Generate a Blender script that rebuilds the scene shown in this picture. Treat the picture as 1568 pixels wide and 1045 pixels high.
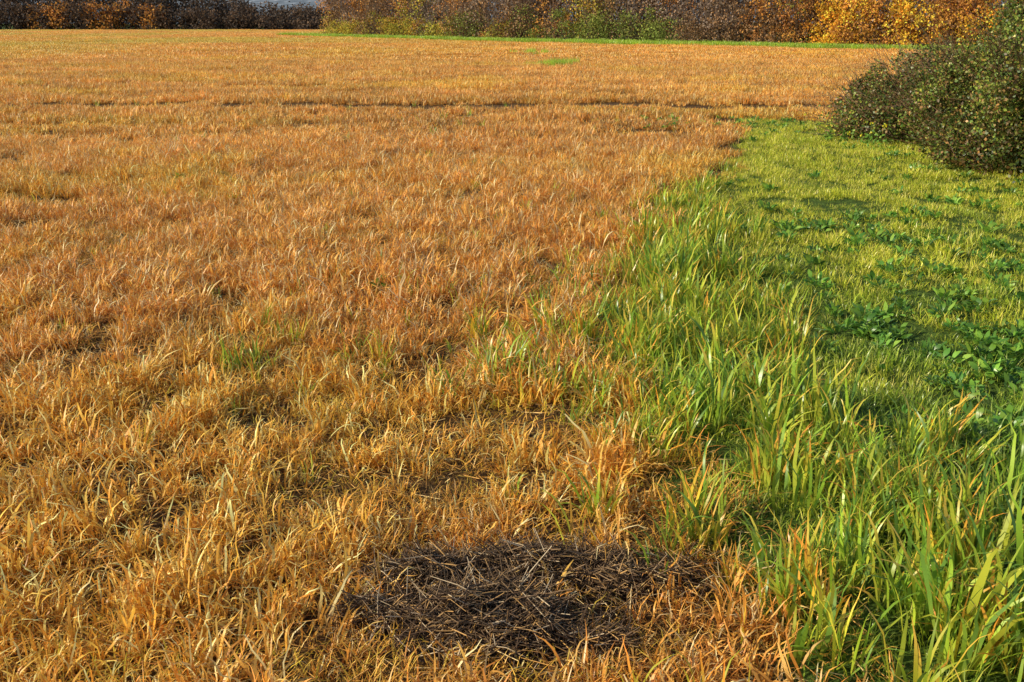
import bpy, math, numpy as np
R = np.random.RandomState(7)
scene = bpy.context.scene
for o in list(bpy.data.objects): bpy.data.objects.remove(o)

# ---------------------------------------------------------------- noise
_T = np.random.RandomState(3).rand(256,256)
def vn(x,y,s=1.0,o=0.0):
    x=np.asarray(x,float)/s+o*17.3+1000; y=np.asarray(y,float)/s+o*9.7+1000
    xi=np.floor(x).astype(int); yi=np.floor(y).astype(int)
    fx=x-xi; fy=y-yi; fx=fx*fx*(3-2*fx); fy=fy*fy*(3-2*fy)
    a=_T[xi%256,yi%256]; b=_T[(xi+1)%256,yi%256]; c=_T[xi%256,(yi+1)%256]; d=_T[(xi+1)%256,(yi+1)%256]
    return (a*(1-fx)+b*fx)*(1-fy)+(c*(1-fx)+d*fx)*fy
def sstep(a,b,x):
    t=np.clip((x-a)/(b-a),0,1); return t*t*(3-2*t)
def lerp(a,b,t):
    return a+(b-a)*t

# ---------------------------------------------------------------- layout
BY=np.array([0,2.34,2.47,3.03,3.26,3.83,4.43,5.45,6.45,7.86,9.96,11.7,17.9,19.0])
BX=np.array([.95,.80,.74,.66,.62,.58,.42,.42,.62,.95,1.45,2.45,3.95,4.3])
RY=np.array([0,3.26,3.83,4.6,5.45,7.0,10.3,12])
RX=np.array([2.2,1.80,1.62,1.56,1.62,1.75,2.2,2.6])
def xb(y): return np.interp(y,BY,BX)
def xr(y): return np.interp(y,RY,RX)
def hgt(x,y):
    x=np.asarray(x,float); y=np.asarray(y,float)
    d=np.sqrt(x*x+y*y); f=1/(1+(d/18)**2)
    return f*(0.05*np.sin(x*.9+.4)*np.sin(y*.7)+0.03*np.sin(x*2.1+y*1.3)) 
FX=np.array([-24,-20,1,27,45,70]); FY=np.array([118,112,86,61,44,22])
def field_end(x):
    x=np.asarray(x,float)
    return np.where(x<-24, 182+0*x, np.interp(x,FX,FY))
GAPS=[(-.80,3.62,.50,.09),(-.15,3.62,.24,.08),(-1.5,3.68,.26,.05),(-1.05,4.2,.40,.08),(-.25,4.2,.28,.09),(.18,4.25,.22,.09),
      (-.35,5.2,.16,.09),(-4.4,7.4,.5,.18),(-4.2,8.7,.4,.17),(-4.6,10.0,.5,.2),(-3.0,8.9,.3,.18),(-.4,10.5,.25,.15),(1.9,16.6,.35,.28),(2.5,16.5,.25,.25),
      (-8.2,15.6,.9,.35),(-6.4,13.0,.4,.25),(-.5,4.8,.16,.07),(-2.2,5.1,.2,.07),(-5.0,11.5,.3,.22),(-3.5,17.5,.7,.25),
      (-10.5,19.0,1.4,.3),(3.,25,.8,.3),(-1.8,6.3,.18,.09),(-2.6,7.6,.2,.11),(.3,7.4,.12,.1),(-1.4,9.0,.2,.14)]
def tram(x,y):
    yl=21.6+0.12*np.sin(x*.7)-.02*x
    return (1-sstep(.42,.68,np.abs(y-yl)+.7*(vn(x,y,.35,61)-.45)))*(x<8.2)
def gapmask(x,y):
    m=np.zeros(len(x))
    for cx,cy,rx,ry in GAPS:
        d=((x-cx)/rx)**2+((y-cy)/ry)**2
        m=np.maximum(m,1-sstep(.5,1.4,d+ 1.3*(vn(x,y,.12,5)-.5)))
    return np.maximum(m,tram(x,y))
mounds=[(.14,2.90,.36,.08,.085),(-.08,2.57,.27,.13,.10),(.38,2.81,.20,.08,.06),(-.30,2.84,.20,.08,.07),(-.02,2.73,.12,.06,.045),(.20,2.47,.13,.07,.05),(-.42,2.62,.13,.05,.035)]
def pz(x,y):
    z=np.zeros_like(x)
    for cx,cy,rx,ry,hh in mounds: z=np.maximum(z,hh*np.exp(-(((x-cx)/rx)**2+((y-cy)/ry)**2)))
    return z*np.clip(.05+1.5*vn(x,y,.12,71)*.75+.6*vn(x,y,.045,72)*.6,0,1.5)

# ---------------------------------------------------------------- materials
def leafmat(name,trans=.35,rough=.5,spec=.35,instancer=True):
    m=bpy.data.materials.new(name); m.use_nodes=True; nt=m.node_tree; N=nt.nodes; L=nt.links; N.clear()
    out=N.new('ShaderNodeOutputMaterial')
    a=N.new('ShaderNodeAttribute'); a.attribute_name='col'
    col=a.outputs['Color']
    if instancer:
        b=N.new('ShaderNodeAttribute'); b.attribute_type='INSTANCER'; b.attribute_name='tint'
        mx=N.new('ShaderNodeMix'); mx.data_type='RGBA'; mx.blend_type='MULTIPLY'; mx.inputs[0].default_value=1
        L.new(col,mx.inputs[6]); L.new(b.outputs['Color'],mx.inputs[7]); col=mx.outputs[2]
    p=N.new('ShaderNodeBsdfPrincipled'); p.inputs['Roughness'].default_value=rough
    p.inputs['Specular IOR Level'].default_value=spec
    L.new(col,p.inputs['Base Color'])
    if trans>0:
        t=N.new('ShaderNodeBsdfTranslucent'); L.new(col,t.inputs['Color'])
        ms=N.new('ShaderNodeMixShader'); ms.inputs[0].default_value=trans
        L.new(p.outputs[0],ms.inputs[1]); L.new(t.outputs[0],ms.inputs[2]); L.new(ms.outputs[0],out.inputs[0])
    else: L.new(p.outputs[0],out.inputs[0])
    return m
M_dry=leafmat('dry_leaf',.28,.42,.4)
M_grn=leafmat('green_blade',.38,.33,.5)
M_bush=leafmat('bush_leaf',.2,.40,.4,False)
M_far=leafmat('hedge_leaf',.3,.7,.1,False)
M_stk=leafmat('straw_stalk',.0,.55,.3,False)

# ---------------------------------------------------------------- mesh helpers
def mesh_from(name,V,F,C=None,mat=None,smooth=False):
    V=np.asarray(V,np.float32); F=np.asarray(F,np.int32)
    me=bpy.data.meshes.new(name)
    k=F.shape[1]
    me.vertices.add(len(V)); me.vertices.foreach_set('co',V.ravel())
    me.loops.add(F.size); me.loops.foreach_set('vertex_index',F.ravel())
    me.polygons.add(len(F)); me.polygons.foreach_set('loop_start',np.arange(0,F.size,k,dtype=np.int32))
    me.update(calc_edges=True)
    if smooth: me.polygons.foreach_set('use_smooth',np.ones(len(F),bool))
    if C is not None:
        C=np.asarray(C,np.float32)
        if C.shape[1]==3: C=np.hstack([C,np.ones((len(C),1),np.float32)])
        at=me.color_attributes.new('col','FLOAT_COLOR','POINT'); at.data.foreach_set('color',C.ravel())
    if mat: me.materials.append(mat)
    me.validate()
    return me
def add_obj(name,me,parent=None):
    o=bpy.data.objects.new(name,me); scene.collection.objects.link(o)
    if parent: o.parent=parent
    return o

def blades(n,rad,L,W,lean,curv,seg,pal,tipc=None,tipf=.3,basec=None,rx=None,kink=.25,rs=R,power=1.5,cl=0,sp=.022):
    """ returns V,F,C of n curved blades """
    rx=rad if rx is None else rx
    r=np.sqrt(rs.rand(n)); a=rs.rand(n)*6.283
    bx=r*np.cos(a)*rx; by=r*np.sin(a)*rad
    if cl:
        kk=rs.randint(0,cl,n); cxx=bx[:cl][kk]; cyy=by[:cl][kk]
        ddx=rs.randn(n)*sp; ddy=rs.randn(n)*sp
        bx=cxx+ddx; by=cyy+ddy; a=np.arctan2(ddy,ddx)
        hs=rs.uniform(.6,1.25,cl)[kk]
    else: hs=np.ones(n)
    az=a+rs.randn(n)*1.0
    ln=rs.uniform(L[0],L[1],n)*hs; w=rs.uniform(W[0],W[1],n)
    le=rs.uniform(lean[0],lean[1],n); cu=rs.uniform(curv[0],curv[1],n)
    tw=rs.uniform(-1.6,1.6,n)
    s=np.linspace(0,1,seg+1)
    phi=le[:,None]+cu[:,None]*s[None]**power+rs.randn(n,seg+1)*kink*s[None]
    daz=rs.randn(n,seg+1)*kink*.8*s[None]
    A=az[:,None]+daz
    d=np.stack([np.sin(phi)*np.cos(A),np.sin(phi)*np.sin(A),np.cos(phi)],-1)
    P=np.zeros((n,seg+1,3)); P[:,0,0]=bx; P[:,0,1]=by
    st=ln[:,None,None]/seg
    P[:,1:]=P[:,:1]+np.cumsum(d[:,:-1]*st,1)
    T=az[:,None]+math.pi/2+tw[:,None]*s[None]
    side=np.stack([np.cos(T),np.sin(T),np.zeros_like(T)],-1)
    prof=np.interp(s,[0,.25,.6,1],[.55,1,.85,.06])
    side=side*(w[:,None]*prof[None]/2)[...,None]
    Vv=np.concatenate([(P-side)[:,:,None],(P+side)[:,:,None]],2).reshape(-1,3)
    Vv[:,2]=np.maximum(Vv[:,2],-.02)
    b=(np.arange(n)*(seg+1)*2)[:,None]; k=(np.arange(seg)*2)[None]
    q=(b+k).ravel()
    F=np.stack([q,q+1,q+3,q+2],1)
    pal=np.array(pal,float); ci=pal[rs.randint(0,len(pal),n)]*rs.uniform(.66,1.2,(n,1))
    C=np.repeat(ci[:,None],seg+1,1)
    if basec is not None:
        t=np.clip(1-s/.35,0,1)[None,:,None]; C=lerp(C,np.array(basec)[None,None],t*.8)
    if tipc is not None:
        sel=(rs.rand(n)<tipf)[:,None,None]; t=sstep(.35,.9,s)[None,:,None]*sel
        C=lerp(C,np.array(tipc)[None,None],t)
    C=np.minimum(C,.95)
    C=np.repeat(C[:,:,None],2,2).reshape(-1,3)
    return Vv,F,C
def cat(parts):
    V=[];F=[];C=[];o=0
    for v,f,c in parts:
        V.append(v);F.append(f+o);C.append(c);o+=len(v)
    return np.vstack(V),np.vstack(F),np.vstack(C)
def broad(n,L,W,pal,lean=(.4,1.1),seg=5,rs=R,rad=.05):
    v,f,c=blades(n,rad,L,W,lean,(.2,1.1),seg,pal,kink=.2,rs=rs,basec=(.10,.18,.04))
    n2=seg+1
    P=v.reshape(n,n2,2,3); mid=P.mean(2,keepdims=True)
    prof=np.array([.12,.25,.85,1.1,.8,.1])
    base=np.interp(np.linspace(0,1,n2),[0,.25,.6,1],[.55,1,.85,.06])
    P=mid+(P-mid)*(prof/base)[None,:,None,None]
    P[...,2]+= .35*np.abs(P-mid).sum(-1)*rs.uniform(-.5,1.5,(n,1,1))
    return P.reshape(-1,3),f,c
def leaves(P,size,col,rs=R,asp=.6,bend=.25,updir=0.0):
    n=len(P); size=np.broadcast_to(size,(n,))
    a=rs.randn(n,3); a[:,2]+=updir; a/=np.linalg.norm(a,axis=1)[:,None]
    b=np.cross(a,rs.randn(n,3)); b/=np.linalg.norm(b,axis=1)[:,None]
    c=np.cross(a,b)
    s=size[:,None]
    V=np.stack([P-a*s*.5,P+b*s*asp*.5+c*s*bend*.5-a*s*.05,P+a*s*.5,P-b*s*asp*.5+c*s*bend*.5-a*s*.05],1).reshape(-1,3)
    F=np.arange(n*4).reshape(n,4)
    return V,F,np.repeat(np.minimum(col,.95),4,0)
def sticks(p0,p1,r0,r1,col,rs=R):
    n=len(p0); d=p1-p0; d=d/np.maximum(np.linalg.norm(d,axis=1)[:,None],1e-6)
    h=np.where(np.abs(d[:,2:3])<.9,np.array([[0,0,1.]]),np.array([[1.,0,0]]))
    u=np.cross(d,h); u/=np.linalg.norm(u,axis=1)[:,None]; w=np.cross(d,u)
    r0=np.broadcast_to(r0,(n,))[:,None]; r1=np.broadcast_to(r1,(n,))[:,None]
    V=np.zeros((n,6,3))
    for k in range(3):
        q=u*math.cos(k*2.094)+w*math.sin(k*2.094)
        V[:,k]=p0+q*r0; V[:,k+3]=p1+q*r1
    b=(np.arange(n)*6)[:,None]
    F=np.concatenate([b+np.array([[k,(k+1)%3,(k+1)%3+3,k+3]]) for k in range(3)],0)
    return V.reshape(-1,3),F,np.repeat(col,6,0)

def template_collection(name,meshes):
    c=bpy.data.collections.new(name)
    for i,me in enumerate(meshes):
        o=bpy.data.objects.new('%s_part_%02d'%(name,i),me); c.objects.link(o)
    return c
def scatter(name,P,scale,rot,tint,idx,coll):
    n=len(P); me=bpy.data.meshes.new(name); me.vertices.add(n); me.vertices.foreach_set('co',np.asarray(P,np.float32).ravel())
    def at(nm,ty,key,arr):
        a=me.attributes.new(nm,ty,'POINT'); a.data.foreach_set(key,np.ascontiguousarray(arr).ravel())
    at('scl','FLOAT_VECTOR','vector',scale.astype(np.float32)); at('rot','FLOAT_VECTOR','vector',rot.astype(np.float32))
    at('tint','FLOAT_COLOR','color',np.hstack([tint,np.ones((n,1))]).astype(np.float32)); at('idx','INT','value',idx.astype(np.int32))
    o=add_obj(name,me)
    g=bpy.data.node_groups.new(name+'_nodes','GeometryNodeTree')
    g.interface.new_socket('Geometry',in_out='INPUT',socket_type='NodeSocketGeometry')
    g.interface.new_socket('Geometry',in_out='OUTPUT',socket_type='NodeSocketGeometry')
    N=g.nodes;L=g.links
    gi=N.new('NodeGroupInput');go=N.new('NodeGroupOutput')
    ci=N.new('GeometryNodeCollectionInfo'); ci.inputs['Collection'].default_value=coll
    ci.inputs['Separate Children'].default_value=True; ci.inputs['Reset Children'].default_value=True
    ip=N.new('GeometryNodeInstanceOnPoints'); ip.inputs['Pick Instance'].default_value=True
    def na(nm,ty):
        a=N.new('GeometryNodeInputNamedAttribute'); a.data_type=ty; a.inputs['Name'].default_value=nm
        return [s for s in a.outputs if s.enabled and s.name=='Attribute'][0]
    L.new(gi.outputs[0],ip.inputs['Points']); L.new(ci.outputs[0],ip.inputs['Instance'])
    L.new(na('idx','INT'),ip.inputs['Instance Index']); L.new(na('scl','FLOAT_VECTOR'),ip.inputs['Scale'])
    L.new(na('rot','FLOAT_VECTOR'),ip.inputs['Rotation'])
    L.new(ip.outputs[0],go.inputs[0])
    md=o.modifiers.new('scatter','NODES'); md.node_group=g
    return o
def pts(y0,y1,dens,margin=1.7,rs=R,x0=None,x1=None):
    w1=.53*y1+margin
    if x0 is None: x0=-w1
    if x1 is None: x1=w1
    n=int((x1-x0)*(y1-y0)*dens)
    x=rs.uniform(x0,x1,n); y=rs.uniform(y0,y1,n)
    k=np.abs(x)<.53*y+margin
    return x[k],y[k]
def xyz(x,y): return np.stack([x,y,hgt(x,y)],1)
def rotz(n,tilt=.12,rs=R): return np.stack([rs.randn(n)*tilt,rs.randn(n)*tilt,rs.rand(n)*6.283],1)

# ---------------------------------------------------------------- ground
n=320; u=np.linspace(-1,1,n); sx=2.14*np.sinh(7*u)
gx,gy=np.meshgrid(sx,sx+7,indexing='ij'); X=gx.ravel();Y=gy.ravel()
Z=hgt(X,Y)
V=np.stack([X,Y,Z],1)
ii,jj=np.meshgrid(np.arange(n-1),np.arange(n-1),indexing='ij'); q=(ii*n+jj).ravel()
F=np.stack([q,q+n,q+n+1,q+1],1)
soil=np.array([.075,.045,.022]); straw=np.array([.68,.33,.075]); gr=np.array([.08,.13,.022])
c=np.tile(soil,(len(X),1))
d=np.sqrt(X**2+Y**2)
c=lerp(c,straw,(sstep(24,60,d)*.85+.08)[:,None])
green=((X>xb(Y))&(Y<18.4)&(X<30)).astype(float)
c=lerp(c,gr,green[:,None])
far=(Y>field_end(X)-3.5).astype(float)
c=lerp(c,np.array([.09,.12,.025]),far[:,None])
M=bpy.data.materials.new('ground_soil'); M.use_nodes=True; nt=M.node_tree;N=nt.nodes;L=nt.links
p=N['Principled BSDF']; p.inputs['Roughness'].default_value=.9; p.inputs['Specular IOR Level'].default_value=.15
a=N.new('ShaderNodeAttribute');a.attribute_name='col'
tc=N.new('ShaderNodeTexCoord')
n1=N.new('ShaderNodeTexNoise');n1.inputs['Scale'].default_value=9;n1.inputs['Detail'].default_value=9;n1.inputs['Roughness'].default_value=.7
n2=N.new('ShaderNodeTexNoise');n2.inputs['Scale'].default_value=45;n2.inputs['Detail'].default_value=5
L.new(tc.outputs['Object'],n1.inputs[0]);L.new(tc.outputs['Object'],n2.inputs[0])
mr=N.new('ShaderNodeMapRange');mr.inputs['From Min'].default_value=.3;mr.inputs['From Max'].default_value=.7;mr.inputs['To Min'].default_value=.4;mr.inputs['To Max'].default_value=1.7
L.new(n1.outputs['Fac'],mr.inputs['Value'])
sc=N.new('ShaderNodeVectorMath');sc.operation='SCALE';L.new(a.outputs['Color'],sc.inputs[0]);L.new(mr.outputs[0],sc.inputs['Scale'])
L.new(sc.outputs[0],p.inputs['Base Color'])
bp=N.new('ShaderNodeBump');bp.inputs['Strength'].default_value=1;bp.inputs['Distance'].default_value=.05
ad=N.new('ShaderNodeMath');ad.operation='ADD';L.new(n1.outputs['Fac'],ad.inputs[0]);L.new(n2.outputs['Fac'],ad.inputs[1])
L.new(ad.outputs[0],bp.inputs['Height']);L.new(bp.outputs[0],p.inputs['Normal'])
add_obj('ground',mesh_from('ground',V,F,c,M,True))

# ---------------------------------------------------------------- dry crop
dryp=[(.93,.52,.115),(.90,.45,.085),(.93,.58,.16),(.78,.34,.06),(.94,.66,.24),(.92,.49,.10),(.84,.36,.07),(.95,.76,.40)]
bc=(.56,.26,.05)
tm=[]
for i in range(12):   # 0-11 detailed tufts
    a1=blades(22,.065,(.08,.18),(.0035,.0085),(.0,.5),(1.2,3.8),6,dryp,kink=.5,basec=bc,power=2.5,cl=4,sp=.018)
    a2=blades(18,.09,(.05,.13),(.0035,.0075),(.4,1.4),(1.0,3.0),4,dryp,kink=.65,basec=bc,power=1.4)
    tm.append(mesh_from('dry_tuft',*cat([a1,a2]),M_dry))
for i in range(8):    # 12-19 mid patches
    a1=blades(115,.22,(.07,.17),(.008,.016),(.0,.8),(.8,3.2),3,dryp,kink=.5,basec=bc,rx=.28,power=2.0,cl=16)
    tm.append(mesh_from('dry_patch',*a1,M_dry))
for i in range(6):    # 20-25 far patches
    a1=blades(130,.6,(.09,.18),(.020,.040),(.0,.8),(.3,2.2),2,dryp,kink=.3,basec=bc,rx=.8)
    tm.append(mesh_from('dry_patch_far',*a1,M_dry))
C_dry=template_collection('dry_crop',tm)
P=[];S=[];Rt=[];T=[];I=[]
def crop_tint(x,y):
    n=len(x)
    a=sstep(.35,.75,vn(x,y,.55,1)*.5+vn(x,y,2.6,2)*.5)[:,None]
    c=lerp(np.array([1.0,.93,.92]),np.array([1.05,1.03,1.0]),a)
    yl=sstep(.50,.76,vn(x,y*1.8,3.1,8)*.6+vn(x,y,.7,4)*.4)[:,None]
    c=lerp(c,np.array([1.05,1.14,.75]),yl*.7)
    fg=(sstep(35,75,y)*sstep(10,-25,x)*sstep(.25,.6,vn(x,y*.5,9,3)))[:,None]
    c=lerp(c,np.array([.82,1.15,.85]),fg*.75)
    st=1+.35*(vn(x*.25,y,.5,9)-.5)*sstep(9,18,y)
    return np.minimum(c*(R.uniform(.84,1.14,n)*st)[:,None],1.25)
def front_h(x,y):
    return 1-.35*np.maximum(gapmask(x,y+.25+.03*y),gapmask(x,y+.12+.015*y))
def crop_ok(x,y):
    e=xb(y)+ (vn(x,y,.35,6)-.5)*.7
    k=((x<e)|(y>18.6))&(y<field_end(x)-4)
    k&=~((x>5.2)&(y<18.5))
    k&=gapmask(x,y)<R.rand(len(x))*.9+.05
    return k
x,y=pts(1.1,15,140); k=crop_ok(x,y)
dn=vn(x,y,.16,11)*.65+vn(x,y,.7,12)*.35
thin=sstep(4.2,2.4,y)*.2
k&=dn>R.rand(len(x))*.60+thin*.5-.03
k&=pz(x,y)<.008+.012*R.rand(len(x))
k&=~((np.abs(x)<.40)&(y<2.46)&(y>2.28)&(R.rand(len(x))<.75))
x=x[k];y=y[k];dn=dn[k];m=len(x)
h=(.42+1.08*dn)*R.uniform(.75,1.25,m)*lerp(1,.88,sstep(3.6,2.2,y))*front_h(x,y)
P.append(xyz(x,y));S.append(np.stack([h*R.uniform(.95,1.3,m)]*2+[h],1));Rt.append(rotz(m,.17));T.append(crop_tint(x,y));I.append(R.randint(0,12,m))
x,y=pts(15,46,17.5); k=crop_ok(x,y); k&=vn(x,y*1.6,.6,11)*.5+vn(x*.6,y*1.5,2,12)*.5>R.rand(len(x))*.4+.02
x=x[k];y=y[k];m=len(x); h=(.5+1.0*vn(x*.6,y*1.6,.9,12))*R.uniform(.8,1.25,m)*front_h(x,y)
P.append(xyz(x,y));S.append(np.stack([np.ones(m),np.ones(m),h],1));Rt.append(rotz(m,.05));T.append(crop_tint(x,y));I.append(R.randint(12,20,m))
x,y=pts(46,182,2.2,6); k=crop_ok(x,y); k&=vn(x*.5,y,2.0,11)>R.rand(len(x))*.3
x=x[k];y=y[k];m=len(x); h=(.6+.9*vn(x*.5,y*2,3,12))*R.uniform(.8,1.2,m)
P.append(xyz(x,y));S.append(np.stack([np.ones(m),np.ones(m),h],1));Rt.append(rotz(m,.03));T.append(crop_tint(x,y));I.append(R.randint(20,26,m))
print('crop',[len(p) for p in P])
scatter('dry_crop_field',np.vstack(P),np.vstack(S),np.vstack(Rt),np.vstack(T),np.concatenate(I),C_dry)

# ---------------------------------------------------------------- golden undergrowth grass (fine)
gp=[(.93,.60,.09),(.88,.50,.07),(.93,.50,.10),(.68,.50,.055),(.90,.42,.08)]
tm=[mesh_from('fine_tuft',*blades(36,.10,(.04,.11),(.0025,.0045),(.4,1.35),(.3,1.7),4,gp,kink=.45),M_dry) for i in range(8)]
C_f=template_collection('golden_grass',tm)
x,y=pts(1.1,13,95)
gm=gapmask(x,y)
k=(x<xb(y)+.25)&(gm<.3+.5*R.rand(len(x)))&(pz(x,y)<.010+.025*R.rand(len(x)))
pr=.45+.8*sstep(4.6,3.2,y)*sstep(.2,.45,vn(x,y,.5,21))+.6*sstep(.45,.65,vn(x,y*1.6,1.3,22))
k&=R.rand(len(x))<pr*lerp(1,.5,sstep(6,11,y))
x=x[k];y=y[k];m=len(x); h=R.uniform(.7,1.25,m)
tint=lerp(np.array([1,.93,1.]),np.array([.98,1.08,.8]),sstep(.5,.85,vn(x,y,.4,23))[:,None])*R.uniform(.8,1.15,(m,1))
scatter('golden_undergrowth_grass',xyz(x,y),np.stack([h,h,h],1),rotz(m),tint,R.randint(0,8,m),C_f)

# ---------------------------------------------------------------- tall green grass
tg=[(.20,.38,.04),(.30,.48,.045),(.42,.57,.055),(.15,.30,.05),(.54,.60,.065)]
tm=[]
for i in range(10):
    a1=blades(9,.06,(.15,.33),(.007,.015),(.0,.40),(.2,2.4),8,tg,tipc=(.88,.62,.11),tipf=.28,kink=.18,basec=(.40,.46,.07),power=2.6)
    a2=blades(7,.06,(.08,.20),(.005,.010),(.1,.8),(.5,2.2),6,tg,tipc=(.88,.42,.07),tipf=.3,kink=.2)
    tm.append(mesh_from('tall_tuft',*cat([a1,a2]),M_grn))
for i in range(4):
    a1=blades(9,.05,(.12,.28),(.006,.012),(.0,.5),(.2,2.0),7,[(.78,.64,.07),(.88,.50,.07),(.46,.52,.06)],tipc=(.86,.34,.05),tipf=.5,kink=.2,power=2)
    tm.append(mesh_from('yellow_tuft',*a1,M_grn))
C_t=template_collection('tall_grass',tm)
x,y=pts(1.1,12.5,105,x0=-.2,x1=4.5)
l=xb(y)-.05;r=xr(y); w=np.maximum(r-l,.3); s=(x-l)/w
pr=sstep(-.30,.35,s+(vn(x,y,.3,31)-.5)*.7)*(1-sstep(.82,1.08,s+(vn(x,y,.4,32)-.5)*.5))*sstep(12.3,9.5,y)
pr*= .15+1.15*sstep(.1,.8,vn(x,y,.22,33))
k=R.rand(len(x))<pr
x=x[k];y=y[k];s=s[k];m=len(x)
h=(.60+.7*vn(x,y,.4,34))*R.uniform(.75,1.25,m)*lerp(1,.75,sstep(.25,-.1,s))*lerp(1,.85,sstep(7,11,y))*lerp(1,1.1,sstep(4,3,y))
idx=np.where(R.rand(m)<lerp(.12,.6,sstep(.45,.0,s))+.10*sstep(4,3,y),R.randint(10,14,m),R.randint(0,10,m))
x1,y1,sz=[],[],[]
for cx,cy,nn,sp,z_ in [(-1.30,5.4,7,.13,.8),(-1.45,4.95,7,.12,.8),(-.78,5.1,5,.1,.7),(0.,4.85,6,.18,.8),(.22,4.7,14,.25,.9),(.15,5.1,14,.25,.9),(-.55,6.3,4,.1,.8),(-1.0,6.6,5,.3,.6),(.35,3.35,4,.03,.9),(-3.0,9.9,9,.7,.7),(-4.6,9.4,7,.5,.7),(1.,8.8,12,.35,.8),(0.1,9.,7,.5,.7),(-.4,5.8,5,.15,.7),(.3,6.0,10,.2,.8),(.5,7.0,12,.2,.8),(.1,7.6,8,.3,.7),(-2.2,8.,6,.5,.6),(.55,3.9,5,.12,.8),(.45,4.4,9,.15,.9),(-1.,7.5,12,.8,.55),(-2.5,6.5,8,.9,.5),(0,11,26,1.2,.6),(-3,13,26,2.,.6),(.4,5.5,16,.2,.9),(-.9,4.6,8,.6,.5),(0,15,34,3,.7),(-4,18,34,4,.8),(1,8,20,1.2,.6),(-.5,5.6,18,.9,.5)]:
    x1.append(cx+R.randn(nn)*sp);y1.append(cy+R.randn(nn)*sp*.8);sz.append(np.full(nn,z_))
x1=np.concatenate(x1);y1=np.concatenate(y1);sz=np.concatenate(sz);k=x1<xb(y1)+.3;x1=x1[k];y1=y1[k];sz=sz[k];m1=len(x1)
x=np.concatenate([x,x1]);y=np.concatenate([y,y1]);h=np.concatenate([h,sz*R.uniform(.75,1.15,m1)])
idx=np.concatenate([idx,np.where(R.rand(m1)<.35,R.randint(10,14,m1),R.randint(0,10,m1))]);m=len(x)
tint=lerp(np.array([.85,.92,1.]),np.array([1.30,1.08,.9]),vn(x,y,.4,35)[:,None])*R.uniform(.8,1.2,(m,1))
scatter('tall_green_grass',xyz(x,y),np.stack([h,h,h],1),rotz(m,.12),tint,idx,C_t)

# ---------------------------------------------------------------- short verge grass
sg=[(.48,.62,.05),(.60,.70,.07),(.36,.50,.05),(.72,.76,.11),(.78,.74,.18)]
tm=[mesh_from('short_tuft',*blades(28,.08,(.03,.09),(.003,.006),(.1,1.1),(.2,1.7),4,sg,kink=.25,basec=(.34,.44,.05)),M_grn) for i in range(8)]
tm+=[mesh_from('short_patch',*blades(170,.5,(.12,.30),(.02,.04),(.0,.6),(.2,1.2),2,sg,kink=.2,rx=.8),M_grn) for i in range(3)]
C_s=template_collection('verge_grass',tm)
x,y=pts(1.1,18.8,155,x0=.3,x1=12)
l=xb(y)+.25*(vn(x,y,.4,41)-.3); k=(x>l+.05)&(R.rand(len(x))<.35+1.1*vn(x,y,.25,42))&~((y>18.2)&(vn(x,y,.5,43)<.5))
k&=~((x>2.9)&(x<3.5)&(np.abs(y-9.85-(x-3.2)*-.25)<.13))
k&=~((x>6.6)&(y<16))
x=x[k];y=y[k];m=len(x)
h=(.40+1.0*vn(x,y,.35,44))*R.uniform(.8,1.25,m)*lerp(1,1.2,sstep(9,3,y))*(1-.4*((x>2.8)&(x<3.6)&(y>9.3)&(y<9.75)))
tint=lerp(np.array([.56,.72,.7]),np.array([1.28,1.12,1.0]),sstep(.24,.62,vn(x,y,.5,45)*.38+vn(x,y,1.8,46)*.30+.34*sstep(4.2,7.5,y))[:,None])*R.uniform(.75,1.15,(m,1))  # nearer grass tinted darker: its shading is painted in, besides random tone
Pa=xyz(x,y);Sa=np.stack([h,h,h],1);Ia=R.randint(0,8,m);Ra=rotz(m)
xx=R.uniform(-26,48,1700); yy=field_end(xx)-R.uniform(-1.5,5.5,1700)
yy[xx<-24]=117
x2=np.concatenate([xx,1.8+R.randn(16)*.45,1.2+R.randn(8)*.5]);y2=np.concatenate([yy,39.9+R.randn(16)*.9,55+R.randn(8)*.9]);m2=len(x2)
tt=np.tile(np.array([.7,.88,.7]),(m2,1))*R.uniform(.75,1.25,(m2,1))
P2=xyz(x2,y2); near=(y2<57)&(x2<8); h2=R.uniform(.7,1.4,m2)
sc2=np.stack([np.where(near,.4,1.)]*2+[h2],1)
scatter('verge_grass_short',np.vstack([Pa,P2]),np.vstack([Sa,sc2]),np.vstack([Ra,rotz(m2,.05)]),np.vstack([tint,tt]),np.concatenate([Ia,R.randint(8,11,m2)]),C_s)

# ---------------------------------------------------------------- broadleaf weeds
wp=[(.15,.31,.045),(.20,.38,.05),(.10,.24,.04),(.28,.44,.06)]
tm=[mesh_from('weed_rosette',*broad(20,(.04,.11),(.016,.038),wp),M_grn) for i in range(8)]
C_w=template_collection('broadleaf_weed',tm)
L_=[(2.9,8.3,24,.45),(3.3,7.4,34,.6),(3.4,8.8,14,.4),(2.7,5.6,26,.3),(3.0,5.3,30,.35),(3.1,4.6,28,.3),(2.5,4.9,24,.3),(2.7,4.2,28,.25),(4.6,9.9,14,.4),(5.3,10.5,24,.5),(4.3,12.,8,.5),(3.9,15.5,8,.8),(4.3,17.3,24,.7),(3.9,17.6,16,.4),(2.2,10.8,8,.3),(2.4,8.7,8,.3),(2.2,6.8,12,.3),(5.0,14,10,.6),
    (-.9,6.2,2,.2),(.1,6.8,1,.1),(3.0,18,10,.7),(-3.7,11.2,3,.5),(2.6,17.5,5,.6),(3.6,6.4,30,.5),(3.1,3.6,22,.3),(4.2,8,16,.6),(2.3,3.9,22,.25),(2.1,5.6,14,.2)]
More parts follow.
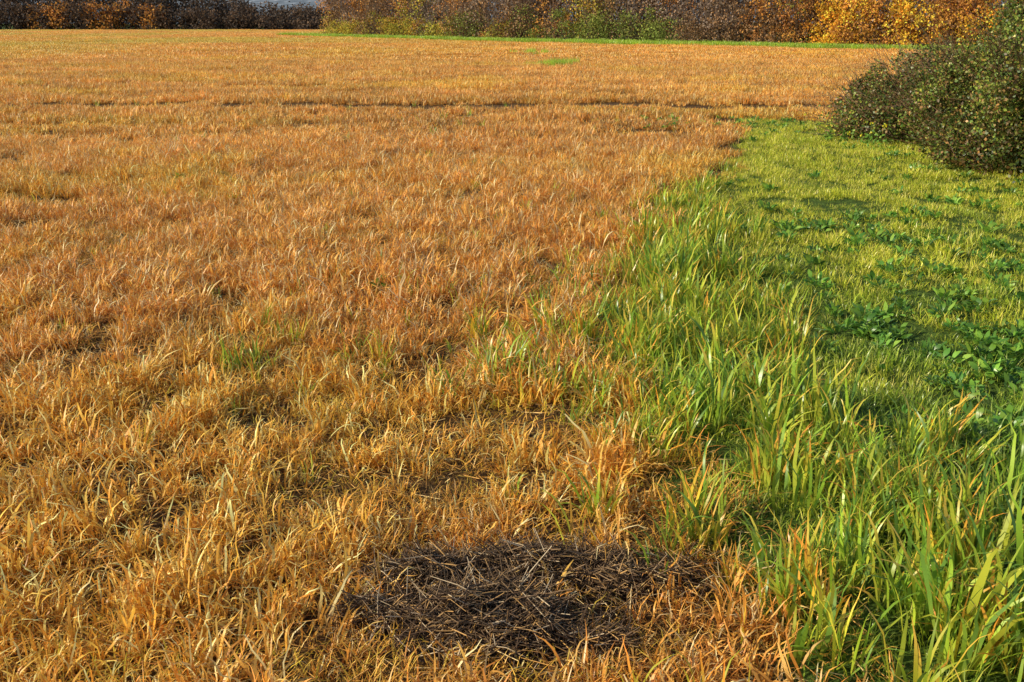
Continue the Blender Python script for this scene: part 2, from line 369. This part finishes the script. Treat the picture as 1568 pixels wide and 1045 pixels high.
x=np.concatenate([a+R.randn(c)*d for a,b,c,d in L_]);y=np.concatenate([b+R.randn(c)*d for a,b,c,d in L_]);m=len(x)
h=R.uniform(.55,1.15,m)
scatter('broadleaf_weeds',xyz(x,y)+np.array([0,0,.02]),np.stack([h,h,h],1),rotz(m,.2),np.ones((m,3))*R.uniform(.75,1.4,(m,1)),R.randint(0,8,m),C_w)

# yellow flowers by the bush
fp=[];nf=22
fx=4.95+R.randn(nf)*.25;fy=15.2+R.randn(nf)*.6;fz=hgt(fx,fy)
top=np.stack([fx+R.randn(nf)*.04,fy+R.randn(nf)*.04,fz+R.uniform(.15,.38,nf)],1)
fp.append(sticks(np.stack([fx,fy,fz],1),top,.003,.002,np.tile([[.15,.3,.04]],(nf,1))))
q=np.repeat(top,5,0)+R.randn(nf*5,3)*.012
fp.append(leaves(q,.026,np.tile([[.75,.65,.03]],(nf*5,1)),asp=.8))
q=np.stack([np.repeat(fx,10),np.repeat(fy,10),np.repeat(fz,10)],1)+np.abs(R.randn(nf*10,3))*np.array([.05,.05,.12])
fp.append(leaves(q,.07,np.tile([[.18,.34,.05]],(nf*10,1)),asp=.5))
add_obj('yellow_wildflowers',mesh_from('yellow_wildflowers',*cat(fp),M_bush))

# ---------------------------------------------------------------- dark straw pile
gx,gy=np.meshgrid(np.linspace(-.85,.95,160),np.linspace(2.2,3.25,100),indexing='ij')
gz=hgt(gx,gy)+pz(gx,gy)-.014+ (vn(gx,gy,.03,51)-.5)*.02
ii,jj=np.meshgrid(np.arange(159),np.arange(99),indexing='ij');q=(ii*100+jj).ravel()
V=np.stack([gx.ravel(),gy.ravel(),gz.ravel()],1);F=np.stack([q,q+100,q+101,q+1],1)
edge=(pz(gx,gy).ravel()<.010); V[edge,2]-=.03
parts=[(V,F,np.tile([[.050,.030,.017]],(len(V),1)))]
ns=5200
mi=R.choice(7,ns,p=[.29,.26,.12,.13,.07,.07,.06]);mm=np.array(mounds)[mi]
cx=mm[:,0]+R.randn(ns)*mm[:,2]*.75;cy=mm[:,1]+R.randn(ns)*mm[:,3]*.95
k=pz(cx,cy)>.003+.022*R.rand(ns);cx=cx[k];cy=cy[k];ns=len(cx)
a=R.rand(ns)*3.14;ln=R.uniform(.04,.19,ns);z=hgt(cx,cy)+pz(cx,cy)*R.uniform(.85,1.2,ns)+R.uniform(0,.03,ns)
dz=R.randn(ns)*.40*ln
dd=np.stack([np.cos(a)*ln/2,np.sin(a)*ln/2,dz/2],1);cc=np.stack([cx,cy,z],1)
sp=np.array([(.12,.070,.04),(.18,.11,.06),(.30,.19,.10),(.055,.034,.02),(.62,.48,.32),(.55,.32,.12)])
col=sp[R.choice(6,ns,p=[.26,.24,.17,.16,.07,.10])]
mid=cc+R.randn(ns,3)*.008
rr=R.uniform(.0011,.0030,ns)
parts.append(sticks(cc-dd,mid,rr*.8,rr,col));parts.append(sticks(mid,cc+dd,rr,rr*.6,col))
add_obj('dark_straw_pile',mesh_from('dark_straw_pile',*cat(parts),M_stk))

# loose straw litter on the soil
x,y=pts(1.1,9,360);k=(x<xb(y)+.3)&((pz(x,y)<.02)|(R.rand(len(x))<.12));x=x[k];y=y[k]
k=R.permutation(len(x))[:20000];x=x[k];y=y[k];m=len(x)
a=R.rand(m)*6.28;ln=R.uniform(.03,.12,m)
cc=np.stack([x,y,hgt(x,y)+pz(x,y)+R.uniform(.004,.035,m)],1);dd=np.stack([np.cos(a)*ln/2,np.sin(a)*ln/2,R.randn(m)*.01],1)
sp=np.array([(.80,.44,.12),(.62,.32,.08),(.26,.14,.05),(.85,.60,.26)])
add_obj('straw_litter',mesh_from('straw_litter',*sticks(cc-dd,cc+dd,.0020,.0014,sp[R.randint(0,4,m)]),M_stk))

# ---------------------------------------------------------------- bramble bush on the right
lumps=[(7.6,12.4,.5,1.8,2.4,2.15,3),(6.45,11.5,.2,1.0,1.5,1.45,1.5),(7.1,14.9,.3,1.6,1.7,1.15,1.6),(5.95,16.2,.1,.9,1.0,.9,1.0),(6.45,13.5,.2,1.0,1.3,1.25,1.3),
       (9.8,12.6,.8,2.3,3.6,2.5,3),(7.0,16.6,.2,1.3,1.0,1.05,1.0),(5.5,15.4,.05,.6,.8,.50,.6),(7.2,10.0,.3,1.1,1.2,1.6,1.4),(5.8,12.6,.05,.5,.9,.55,.5)]
wts=np.array([l[6] for l in lumps]);wts=wts/wts.sum()
sub=[]
for l in lumps:
    for j in range(int(30*l[6])):
        d=R.randn(3);d/=np.linalg.norm(d);d[2]=abs(d[2]); e=R.uniform(.86,1.03)
        sub.append((l[0]+d[0]*l[3]*e,l[1]+d[1]*l[4]*e,l[2]+d[2]*l[5]*e,R.uniform(.12,.40),R.uniform(.40,1.5),R.rand()))
sub=np.array(sub)
nl=160000
si=R.randint(0,len(sub),nl);sb=sub[si]
d=R.randn(nl,3);d/=np.linalg.norm(d,axis=1)[:,None]
Pn=sb[:,:3]+d*(sb[:,3]*R.uniform(.5,1.2,nl))[:,None]
nb=65000
li=R.choice(len(lumps),nb,p=wts);lb=np.array(lumps)[li]
d=R.randn(nb,3);d/=np.linalg.norm(d,axis=1)[:,None];d[:,2]=np.abs(d[:,2])
Pb=lb[:,:3]+d*lb[:,3:6]*R.uniform(.72,.93,nb)[:,None]
Pall=np.vstack([Pn,Pb]);br=np.concatenate([sb[:,4],np.full(nb,.5)]);hu=np.concatenate([sb[:,5],R.rand(nb)])  # inner leaves dimmed by half, interior shade put into their colour
k=Pall[:,2]>.03;Pall=Pall[k];br=br[k];hu=hu[k];m=len(Pall)
pal=np.array([(.10,.16,.03),(.15,.21,.035),(.07,.12,.025),(.20,.25,.04),(.28,.27,.05)])
col=pal[R.randint(0,5,m)]
brown=np.array([(.24,.15,.06),(.30,.16,.05),(.17,.11,.045)])[R.randint(0,3,m)]
bf=(sstep(6.7,5.4,Pall[:,0])*.28+sstep(14,16,Pall[:,1])*.2+(hu>.9)*.25)
col=np.where((R.rand(m)<bf)[:,None],brown,col)*br[:,None]*R.uniform(.7,1.3,(m,1))
kp=R.rand(m)>sstep(14.5,16.5,Pall[:,1])*.45*(Pall[:,0]<6.5)
Pall=Pall[kp];col=col[kp];m=len(Pall)
parts=[leaves(Pall,R.uniform(.028,.055,m),col,asp=.75)]
nt_=3600
si=R.randint(0,len(sub),nt_);p0=sub[si][:,:3]+R.randn(nt_,3)*.12
ctr=np.array([7.6,13.5,-.3]);out=p0-ctr;out/=np.linalg.norm(out,axis=1)[:,None]
out=out+R.randn(nt_,3)*.45;out[:,2]+=.35
p1=p0+out*R.uniform(.12,.55,nt_)[:,None]
p0[:,2]=np.maximum(p0[:,2],.02);p1[:,2]=np.maximum(p1[:,2],.02)
pm=(p0+p1)/2+R.randn(nt_,3)*.03
tcx=np.array([(.20,.12,.07),(.28,.16,.08),(.14,.09,.05)])[R.randint(0,3,nt_)]
parts+= [sticks(p0,pm,.004,.003,tcx),sticks(pm,p1,.003,.0016,tcx)]
n3=300;lb=np.array(lumps)[R.choice(len(lumps),n3,p=wts)]
p0=lb[:,:3]+R.randn(n3,3)*lb[:,3:6]*.25;p0[:,2]=0
d=R.randn(n3,3);d/=np.linalg.norm(d,axis=1)[:,None];d[:,2]=np.abs(d[:,2]);p1=lb[:,:3]+d*lb[:,3:6]*.9
parts.append(sticks(p0,p1,.018,.006,np.tile([[.09,.06,.04]],(n3,1))))
add_obj('bramble_bush',mesh_from('bramble_bush',*cat(parts),M_bush))

# ---------------------------------------------------------------- hedgerows
def shrub(cx,cy,H,Wd,pal,nleaf,ls,nst,stc,zmin=.05,topw=.55):
    parts=[]
    a=R.rand(nst)*6.28; r=R.rand(nst)*Wd*.25
    p0=np.stack([cx+np.cos(a)*r,cy+np.sin(a)*r,np.zeros(nst)],1)
    sp=R.uniform(.2,1.,nst)*Wd*.9
    p1=np.stack([cx+np.cos(a)*sp,cy+np.sin(a)*sp,R.uniform(.6,1.05,nst)*H],1)
    pm=(p0+p1)/2+R.randn(nst,3)*Wd*.09
    sc_=np.array(stc)*R.uniform(.6,1.4,(nst,1))
    parts+=[sticks(p0,pm,.026*H/5,.018*H/5,sc_),sticks(pm,p1,.018*H/5,.006,sc_)]
    nt=nst*7; k=R.randint(0,nst,nt); t=R.uniform(.2,1,nt)[:,None]
    q0=pm[k]+(p1[k]-pm[k])*t; q1=q0+(R.randn(nt,3)*.45+np.array([0,0,.5]))*R.uniform(.3,1.,nt)[:,None]*H*.13
    parts.append(sticks(q0,q1,.010,.004,sc_[k]))
    nc=40; ca=R.rand(nc)*6.28; cr=np.sqrt(R.rand(nc))*Wd; cz=R.uniform(zmin,.98,nc)*H
    cr*=np.interp(cz/H,[0,.4,1],[.95,1,topw])
    cc=np.stack([cx+np.cos(ca)*cr,cy+np.sin(ca)*cr,cz],1)
    cb=R.uniform(.45,1.4,nc); ck=R.randint(0,len(pal),nc)
    k=R.randint(0,nc,nleaf)
    P_=cc[k]+R.randn(nleaf,3)*Wd*np.array([.17,.17,.15])
    P_[:,2]=np.abs(P_[:,2])
    pal=np.array(pal); mixk=np.where(R.rand(nleaf)<.7,ck[k],R.randint(0,len(pal),nleaf))
    col=pal[mixk]*(cb[k]*R.uniform(.7,1.3,nleaf))[:,None]
    parts.append(leaves(P_,R.uniform(.7,1.3,nleaf)*ls,col,asp=.75))
    return parts
brownp=[(.30,.18,.10),(.38,.22,.11),(.25,.18,.12),(.40,.22,.09)]
greyp=[(.32,.25,.20),(.38,.28,.21),(.30,.22,.18)]
yg=[(.50,.46,.07),(.62,.48,.07),(.36,.38,.07),(.64,.38,.07)]
dg=[(.20,.26,.06),(.26,.32,.07),(.34,.34,.08)]
orr=[(.92,.44,.045),(.95,.54,.06),(.90,.36,.04),(.92,.64,.08)]
rust=[(.60,.27,.07),(.68,.34,.08),(.48,.21,.07)]
front=[];back=[]
px=np.array([-20,1,27,45.]);py=np.array([114,88,63,46.])
for xx in np.arange(-20,25,1.0):
    yy=np.interp(xx,px,py)
    pal = yg if xx<-5 else (dg if xx<13 else brownp)
    if R.rand()<.36: pal=[yg,dg,rust,brownp][R.randint(0,4)]
    front+=shrub(xx+R.randn()*.4,yy+1+R.randn()*.5,R.uniform(1.0,2.8),R.uniform(1.0,1.6),pal,750,.13,8,[(.12,.08,.06)],.02)
for xx in np.arange(-20,30,1.4):
    for off in (3,5.5,8):
        yy=np.interp(xx,px,py)+off
        pal=brownp if R.rand()<.55 else greyp
        if R.rand()<.20: pal=rust
        if R.rand()<.10: pal=yg
        back+=shrub(xx+R.randn()*.6,yy+R.randn()*.8,R.uniform(5.8,8.4) if off>5 else R.uniform(3.6,6.2),R.uniform(1.7,2.5),pal,1200,.18,20,[(.26,.19,.15)],.05,1.0)
add_obj('hedgerow',mesh_from('hedgerow',*cat(front+back),M_far))
oc=[]
for xx in np.arange(20.6,46,1.35):
    for off in (1.0,3.2):
        yy=np.interp(xx,px,py)+off-.5
        oc+=shrub(xx+R.randn()*.5,yy+R.randn()*.5,R.uniform(4.0,6.6) if off>2 else R.uniform(1.8,3.6),R.uniform(1.3,2.0),orr if R.rand()<.85 else rust,1700,.15,12,[(.14,.09,.06)],.02,.85)
add_obj('autumn_orange_shrubs',mesh_from('autumn_orange_shrubs',*cat(oc),M_far))
lf=[]
dk=[(.13,.085,.06),(.17,.11,.07),(.12,.095,.08)]
for xx in np.arange(-150,-24,2.0):
    for off in (0,4,8):
        Hh=np.interp(xx,[-150,-62,-54,-46,-24],[9,8,5.6,3.9,3.0])*R.uniform(.85,1.12)
        pal=dk
        if off==0 and xx<-60 and R.rand()<.5: pal=rust
        lf+=shrub(xx+R.randn()*.8,186+off+R.randn(),Hh if off else Hh*.55,R.uniform(2.2,3.4),pal,600,.38,12,[(.10,.075,.06)],.02,.9)
add_obj('distant_hedgerow',mesh_from('distant_hedgerow',*cat(lf),M_far))

# ---------------------------------------------------------------- distant hill
gx,gy=np.meshgrid(np.linspace(-900,900,120),np.linspace(420,1150,50),indexing='ij')
tt=(gy-420)/730
gz=80*sstep(0,.8,tt)*(1+.25*np.sin(gx/170)+.1*np.sin(gx/61+2))-.6
V=np.stack([gx.ravel(),gy.ravel(),gz.ravel()],1)
ii,jj=np.meshgrid(np.arange(119),np.arange(49),indexing='ij');q=(ii*50+jj).ravel()
F=np.stack([q,q+50,q+51,q+1],1)
M=bpy.data.materials.new('hill_painted_haze');M.use_nodes=True;nt=M.node_tree;N=nt.nodes;L=nt.links;p=N['Principled BSDF'];p.inputs['Roughness'].default_value=1
tc=N.new('ShaderNodeTexCoord');n1=N.new('ShaderNodeTexNoise');n1.inputs['Scale'].default_value=.2;n1.inputs['Detail'].default_value=8
L.new(tc.outputs['Object'],n1.inputs[0]);cr=N.new('ShaderNodeValToRGB')
cr.color_ramp.elements[0].position=.35;cr.color_ramp.elements[0].color=(.09,.12,.16,1);cr.color_ramp.elements[1].position=.68;cr.color_ramp.elements[1].color=(.34,.38,.44,1)  # blue-grey ramp paints distance haze into the hill colour
e=cr.color_ramp.elements.new(.54);e.color=(.14,.175,.22,1)
L.new(n1.outputs['Fac'],cr.inputs[0]);L.new(cr.outputs[0],p.inputs['Base Color'])
add_obj('distant_hill',mesh_from('distant_hill',V,F,None,M,True))

# ---------------------------------------------------------------- light, world, camera
az=math.radians(-106)
el=math.radians(26)
sd=np.array([math.sin(az)*math.cos(el),math.cos(az)*math.cos(el),math.sin(el)])
from mathutils import Vector
sl=bpy.data.lights.new('sun','SUN');sl.energy=5.0;sl.angle=math.radians(.5);sl.color=(1,.90,.66)
so=bpy.data.objects.new('sun',sl);scene.collection.objects.link(so)
so.rotation_euler=Vector(sd).to_track_quat('Z','Y').to_euler();so.location=(-30,0,30)
w=bpy.data.worlds.new('World');scene.world=w;w.use_nodes=True;nt=w.node_tree
bg=nt.nodes['Background'];bg.inputs['Strength'].default_value=.13
sk=nt.nodes.new('ShaderNodeTexSky');sk.sky_type='NISHITA';sk.sun_disc=False;sk.sun_elevation=el;sk.sun_rotation=az
nt.links.new(sk.outputs[0],bg.inputs[0])
cam=bpy.data.cameras.new('camera');co=bpy.data.objects.new('camera',cam);scene.collection.objects.link(co)
co.location=(0,0,1.75);co.rotation_euler=(math.radians(90-17.9),0,0);cam.lens=35;cam.sensor_width=36;cam.clip_end=5000;cam.clip_start=.05
scene.camera=co
scene.view_settings.view_transform='Standard';scene.view_settings.look='None';scene.view_settings.exposure=0
